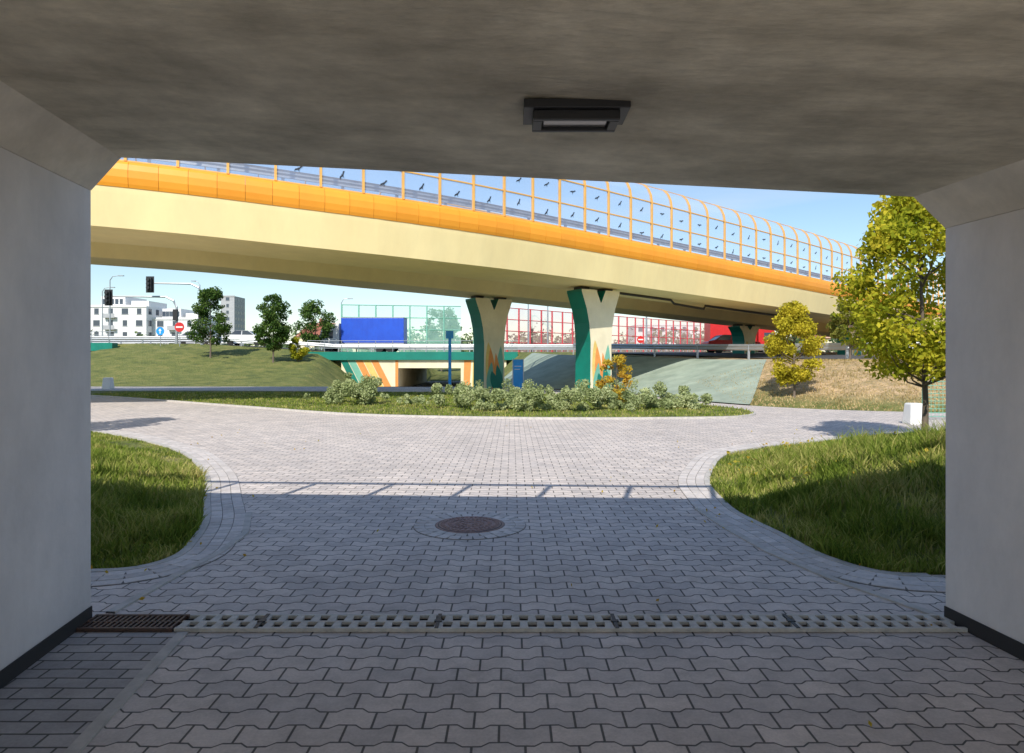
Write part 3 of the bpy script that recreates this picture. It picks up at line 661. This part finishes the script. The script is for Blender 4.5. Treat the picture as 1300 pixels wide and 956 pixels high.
# ------------------------------------------------------------------ buildings
def building(name,x0,x1,y0,y1,z0,st,sh,wm,bay=3.2,roof=None,pent=True):
    o=[]; h=st*sh; m1=MB(); m1.box(x0,x1,y0,y1,z0,z0+h); 
    if pent: m1.box(x0+(x1-x0)*.12,x0+(x1-x0)*.55,y0+2,y1-2,z0+h,z0+h+2.6); m1.box(x0+(x1-x0)*.62,x0+(x1-x0)*.93,y0+3,y1-2,z0+h,z0+h+1.5)
    m1.box(x0-.2,x1+.2,y0-.2,y0,z0+h-.3,z0+h+.25)
    o.append(m1.build('walls',[wm]))
    m1=MB(); m2=MB(); n=int((x1-x0)/bay)
    for f in range(st):
        for k in range(n):
            wx=x0+(x1-x0)*(k+.5)/n; zz_=z0+f*sh+.9
            ww=bay*.17 if (k+f)%3 else bay*.25
            m1.box(wx-ww,wx+ww,y0-.04,y0+.05,zz_,zz_+1.4)
            m2.box(wx-ww-.08,wx+ww+.08,y0-.12,y0-.045,zz_-.1,zz_)
            if (k%3)==1 and f>0: m2.box(wx-bay*.45,wx+bay*.45,y0-1.0,y0-.02,zz_-.95,zz_-.75); m2.box(wx-bay*.45,wx+bay*.45,y0-1.0,y0-.95,zz_-.75,zz_+.1)
    for k in range(4):
        wy=y0+(y1-y0)*(k+.5)/4
        for f in range(st): m1.box(x1-.05,x1+.04,wy-.7,wy+.7,z0+f*sh+.9,z0+f*sh+2.3)
    if pent:
        for k in range(5): wx=x0+(x1-x0)*(.16+.08*k); m1.box(wx-.4,wx+.4,y0+1.95,y0+2.05,z0+h+.6,z0+h+1.9)
    o.append(m1.build('windows',[M_win])); o.append(m2.build('balconies',[M_grey]))
    if roof:
        m1=MB(); ov=.5; ym=(y0+y1)/2; r=roof
        m1.add([(x0-ov,y0-ov,z0+h),(x1+ov,y0-ov,z0+h),(x1+ov,y1+ov,z0+h),(x0-ov,y1+ov,z0+h),(x0+1,ym,z0+h+r),(x1-1,ym,z0+h+r)],[(0,1,5,4),(1,2,5),(2,3,4,5),(3,0,4),(0,3,2,1)])
        m1.box((x0+x1)/2-.4,(x0+x1)/2+.4,ym-1.3,ym-.6,z0+h+r*.4,z0+h+r+1); o.append(m1.build('roof',[M_roof]))
    group(name,o)
building('apartment_building',-104,-90,168,182,0,5,2.9,M_white)
building('apartment_building',-89.9,-79,171,185,0,4,2.9,M_white,pent=True)
building('brick_house',-47,-39,150,160,0,2,3.2,M_creamw,roof=3.2,pent=False)
building('brick_house',-37,-30,158,168,0,2,3,M_creamw,roof=3,pent=False)
building('office_tower',-128,-122,300,312,0,10,2.9,M_grey,pent=False)
building('apartment_building',38,58,210,225,0,4,3,M_white,pent=False)
building('brick_house',66,78,150,162,0,2,3,M_creamw,roof=3.2,pent=False)
# ------------------------------------------------------------------ vegetation
def leaves(name,centers,rads,count,size,m,zmin=None,flat=.8):
    centers=np.array(centers); rads=np.array(rads)
    w=rads**2; w/=w.sum(); idx=rng.choice(len(centers),count,p=w)
    d=rng.normal(size=(count,3)); d/=np.linalg.norm(d,axis=1)[:,None]
    r=rng.uniform(0,1,count)**.45; P=centers[idx]+d*(rads[idx]*r)[:,None]*np.array([1,1,flat])
    if zmin is not None: P[:,2]=np.maximum(P[:,2],zmin+rng.uniform(0,.1,count))
    a_=rng.normal(size=(count,3)); a_/=np.linalg.norm(a_,axis=1)[:,None]
    b_=np.cross(a_,rng.normal(size=(count,3))); b_/=np.linalg.norm(b_,axis=1)[:,None]
    sz=size*rng.uniform(.6,1.3,count)[:,None]
    V=np.stack([P-a_*sz,P+b_*sz*.55,P+a_*sz,P-b_*sz*.55],1).reshape(-1,3)
    F=np.arange(count*4).reshape(-1,4); return npmesh(name,V,F,[m])
def tree(name,x,y,z0,h,cz0,rx,m,count,size,tr=.06,shape='oval',ncl=40,seed=0,lean=0):
    R=random.Random(seed); o=[]; cen=[];rad=[]; H_=h-cz0
    for k in range(ncl):
        t=R.uniform(0.03,.97)
        if shape=='cone': rr=rx*(1-t)**.75*1.0+.08*rx
        elif shape=='egg': rr=rx*math.sin(math.pi*(t**.75))**.7
        else: rr=rx*math.sin(math.pi*t)**.6
        an=R.uniform(0,2*math.pi); q=R.uniform(.35,1)**.6*rr*.88
        cen.append((x+math.cos(an)*q+lean*t,y+math.sin(an)*q,z0+cz0+t*H_)); rad.append(rx*R.uniform(.14,.36))
    o.append(leaves('foliage',cen,rad,count,size,m))
    m1=MB(); top=(x+lean*.7,y,z0+h*.9)
    m1.tube([(x,y,z0-.1),(x+.02,y,z0+cz0*.6),(x+lean*.2,y+.01,z0+cz0+H_*.3),top],[tr*1.15,tr*.9,tr*.6,tr*.12],8)
    for c in cen[:22]:
        zb=max(z0+cz0*.85,c[2]-H_*.22); st=(x+lean*.2,y,min(zb,z0+h*.8)); mdp=((st[0]*.4+c[0]*.6),(st[1]*.4+c[1]*.6),(st[2]+c[2])/2-.03*H_)
        m1.tube([st,mdp,c],[tr*.4,tr*.25,tr*.08],5)
    o.append(m1.build('trunk',[M_bark],smooth=True)); return group(name,o)
hz=lambda x,y: float(H(np.array([x]),np.array([y]))[0])
tree('linden_tree',7.25,12.0,hz(7.25,12.0),4.45,1.2,1.42,M_leafY,19000,.052,.055,'egg',105,1,lean=-.15)
tree('linden_tree',9.75,23.6,hz(9.75,23.6),3.3,.5,.92,M_leafY2,14000,.05,.045,'egg',95,2)
tree('linden_tree',14.6,29.5,1.5,2.6,.7,.95,M_leafO,5500,.06,.05,'egg',50,3)
tree('maple_tree',-24.3,55,hz(-24.3,55),5.6,1.2,1.8,M_leafG,7000,.10,.07,'cone',55,4)
tree('maple_tree',-18.9,54,hz(-18.9,54),5.3,1.1,1.6,M_leafG,7500,.10,.07,'oval',60,5)
tree('maple_tree',-19.0,66,2.2,4.9,.9,2.0,M_leafG,5000,.12,.07,'oval',45,6)
tree('maple_tree',-22.6,62.3,2.4,2.6,.5,1.0,M_leafG,2500,.09,.05,'oval',25,7)
tree('maple_tree',-17.2,55,hz(-17.2,55),1.9,.25,1.0,M_leafY,2600,.08,.04,'oval',25,8)
tree('maple_tree',-9.5,92,0,8.8,1.5,2.8,M_leafG,4500,.18,.1,'oval',45,9)
tree('linden_tree',-10.4,13.1,.25,4.3,1.1,1.3,M_leafY,7000,.07,.055,'egg',60,13)
tree('maple_tree',30,33,1.6,5,1.2,1.8,M_leafO,4000,.1,.08,'oval',40,12)
cen=[];rad=[]
R=random.Random(3)
for k in range(230):
    x=R.uniform(-150,170); y=R.uniform(125,190); hh=R.uniform(4,8.5)*(1.0 if x>-60 else .7)
    for q in range(5): cen.append((x+R.uniform(-2.5,2.5),y+R.uniform(-2,2),hh*R.uniform(.2,.9))); rad.append(R.uniform(1.5,2.8))
leaves('distant_trees',cen,rad,36000,.5,M_far,zmin=0,flat=1)
def shrub_row(name,seed,line,hgt,count,m,size=.04,sp=.45):
    R=random.Random(seed); cen=[];rad=[]
    A_=arc(line,max(2,int(sum(math.dist(p,q) for p,q in zip(line[:-1],line[1:]))/sp)))
    for p in A_:
        hh=hgt*R.uniform(.5,1.2)
        for q in range(7):
            r=R.uniform(.12,.30)*hh; cen.append((p[0]+R.uniform(-.5,.5),p[1]+R.uniform(-.7,.7),.06+R.uniform(.1,1)*(hh-r))); rad.append(r)
    return leaves(name,cen,rad,count,size,m,zmin=.05,flat=1)
shrub_row('silver_shrubs',1,[(-6.5,23.6),(-5.1,22.9)],1.05,6500,M_shrub)
shrub_row('silver_shrubs',2,[(-4.9,23),(-3.9,22.4)],.8,4500,M_shrub)
shrub_row('silver_shrubs',3,[(-2.9,21.4),(-1.2,21.0)],.7,6500,M_shrub)
shrub_row('silver_shrubs',4,[(-1,20.6),(1.2,20.2),(3.2,20.4)],.72,15000,M_shrub)
shrub_row('silver_shrubs',5,[(3.3,20.8),(4.5,21.0),(5.6,21.4)],.74,9500,M_shrub)
shrub_row('silver_shrubs',6,[(-1.5,25),(1.5,24.6),(4.0,24.4)],.85,9000,M_shrub)
tree('autumn_shrub',3.4,22.2,.04,1.6,.15,.66,M_auto,2100,.05,.02,'oval',34,11)
def blades(name,x,y,z,h,m,wd=.006):
    n=len(x); an=rng.uniform(0,2*np.pi,n); ca,sa=np.cos(an),np.sin(an); h=h*rng.uniform(.4,1.35,n); lean=rng.uniform(.1,.9,n)*h
    ld=rng.uniform(0,2*np.pi,n); lx_,ly_=np.cos(ld)*lean,np.sin(ld)*lean; w=wd*rng.uniform(.7,1.5,n)
    V=np.zeros((n,5,3))
    V[:,0]=np.stack([x-ca*w,y-sa*w,z],1); V[:,1]=np.stack([x+ca*w,y+sa*w,z],1)
    V[:,2]=np.stack([x+ca*w*.8+lx_*.35,y+sa*w*.8+ly_*.35,z+h*.55],1); V[:,3]=np.stack([x-ca*w*.8+lx_*.35,y-sa*w*.8+ly_*.35,z+h*.55],1)
    V[:,4]=np.stack([x+lx_,y+ly_,z+h*.9],1)
    V=V.reshape(-1,3); b_=np.arange(n)*5
    F=np.concatenate([np.stack([b_,b_+1,b_+2],1),np.stack([b_,b_+2,b_+3],1),np.stack([b_+3,b_+2,b_+4],1)])
    return npmesh(name,V,F,[m])
def lawn(name,poly,edge,xr_,yr_,n,h,m,wd,cond=None,seed=1):
    x=rng.uniform(*xr_,n); y=yr_[0]+(yr_[1]-yr_[0])*rng.uniform(0,1,n)**1.6
    tx=rng.uniform(*xr_,700); ty=yr_[0]+(yr_[1]-yr_[0])*rng.uniform(0,1,700)**1.5; ti=rng.integers(0,700,n//3)
    x[:n//3]=tx[ti]+rng.normal(0,.07,n//3); y[:n//3]=ty[ti]+rng.normal(0,.07,n//3)
    tall=np.ones(n); tall[:n//3]=1.25+.5*rng.uniform(0,1,700)[ti]
    k=inpoly(x,y,poly)
    if cond is not None: k&=cond(x,y)
    x=x[k];y=y[k];tall=tall[k]; d=pdist(x,y,edge)
    nz=.5+.5*np.sin(x*2.3+1.3*np.sin(y*1.9))*np.sin(y*2.9+1.1*np.sin(x*2.7))
    hh=h*(.35+.8*nz)*tall*np.clip(.6+d*.6,0,1.3)*np.clip((14-y)/5,.4,1)
    return blades(name,x,y,H(x,y)-.01,hh,m,wd)
lawn('lawn_grass',lawnL,Lc,(-9.5,-2.6),(5.05,15),120000,.17,M_blade,.006,lambda x,y:x>-.68*y-.9)
lawn('lawn_grass',lawnR,Rc,(2.2,11),(4.95,16),150000,.19,M_blade,.006,lambda x,y:x<.70*y+.9)
kk=45000; x=rng.uniform(-18,7,kk); y=rng.uniform(17.7,31,kk); k=inpoly(x,y,islc); x=x[k];y=y[k]; blades('island_grass',x,y,np.full(len(x),.045),np.full(len(x),.07),M_blade,.012)
kk=30000; x=rng.uniform(8,24,kk); y=rng.uniform(18.5,30,kk); k=inpoly(x,y,Treg)&(pdist(x,y,Tc)>.2); x=x[k];y=y[k]; z=H(x,y)
blades('dry_grass',x,y,z,np.full(len(x),.08),M_dry,.012)
kk=1100; x=rng.uniform(3,10,kk); y=rng.uniform(7,15,kk); k=inpoly(x,y,lawnR); x=x[k];y=y[k]; c=np.stack([x,y,H(x,y)+.08],1)
leaves('fallen_leaves',c,np.full(len(c),.04),len(c),.03,M_auto)
kk=900; x=rng.uniform(-6,7,kk); y=rng.uniform(2.8,16,kk); dd=np.minimum(pdist(x,y,Rc),pdist(x,y,Lc)); k=(~inpoly(x,y,lawnR))&(~inpoly(x,y,lawnL))&(rng.uniform(0,1,kk)<np.exp(-dd*1.3)+.03); x=x[k];y=y[k]
c=np.stack([x,y,np.full(len(x),.036)],1); leaves('paving_leaf_litter',c,np.full(len(c),.003),len(c),.018,M_auto,flat=.5)
# ------------------------------------------------------------------ light, world, camera
EL=math.radians(42); AZ=math.radians(14)
d=Vector((math.sin(AZ)*math.cos(EL),math.cos(AZ)*math.cos(EL),-math.sin(EL)))
sl=bpy.data.lights.new('sun','SUN'); sl.energy=5.0; sl.angle=math.radians(.5); sl.color=(1,.95,.86)
so=bpy.data.objects.new('sun',sl); so.rotation_euler=d.to_track_quat('-Z','Y').to_euler(); COL.objects.link(so)
w=bpy.data.worlds.new('World'); SC.world=w; w.use_nodes=True; nt=w.node_tree; bg=nt.nodes['Background']
sk=nt.nodes.new('ShaderNodeTexSky'); sk.sky_type='NISHITA'; sk.sun_disc=False; sk.sun_elevation=EL; sk.sun_rotation=math.pi+AZ; sk.air_density=1.15; sk.dust_density=.2; sk.ozone_density=3.5
tc=nt.nodes.new('ShaderNodeTexCoord'); mp=nt.nodes.new('ShaderNodeMapping'); mp.inputs['Scale'].default_value=(1.5,1.5,9); mp.inputs['Rotation'].default_value=(0,.25,0)
nz=nt.nodes.new('ShaderNodeTexNoise'); nz.inputs['Scale'].default_value=1.6; nz.inputs['Detail'].default_value=8
rp=nt.nodes.new('ShaderNodeMapRange'); rp.inputs[1].default_value=.54; rp.inputs[2].default_value=.80; rp.inputs[3].default_value=0; rp.inputs[4].default_value=.45
mx=nt.nodes.new('ShaderNodeMix'); mx.data_type='RGBA'; mx.inputs[7].default_value=(5.6,5.9,6.5,1)
nt.links.new(tc.outputs['Generated'],mp.inputs[0]); nt.links.new(mp.outputs[0],nz.inputs['Vector']); nt.links.new(nz.outputs['Fac'],rp.inputs[0])
nt.links.new(rp.outputs[0],mx.inputs[0]); nt.links.new(sk.outputs[0],mx.inputs[6]); nt.links.new(mx.outputs[2],bg.inputs[0]); bg.inputs[1].default_value=.15
cam=bpy.data.cameras.new('camera'); co=bpy.data.objects.new('camera',cam); COL.objects.link(co)
co.location=(0,0,1.6); co.rotation_euler=(math.pi/2,0,0); cam.lens=24; cam.sensor_width=36; cam.shift_y=-23/1300; cam.clip_start=.05; cam.clip_end=6000
SC.camera=co
SC.view_settings.view_transform='Standard'; SC.view_settings.look='None'; SC.view_settings.exposure=0
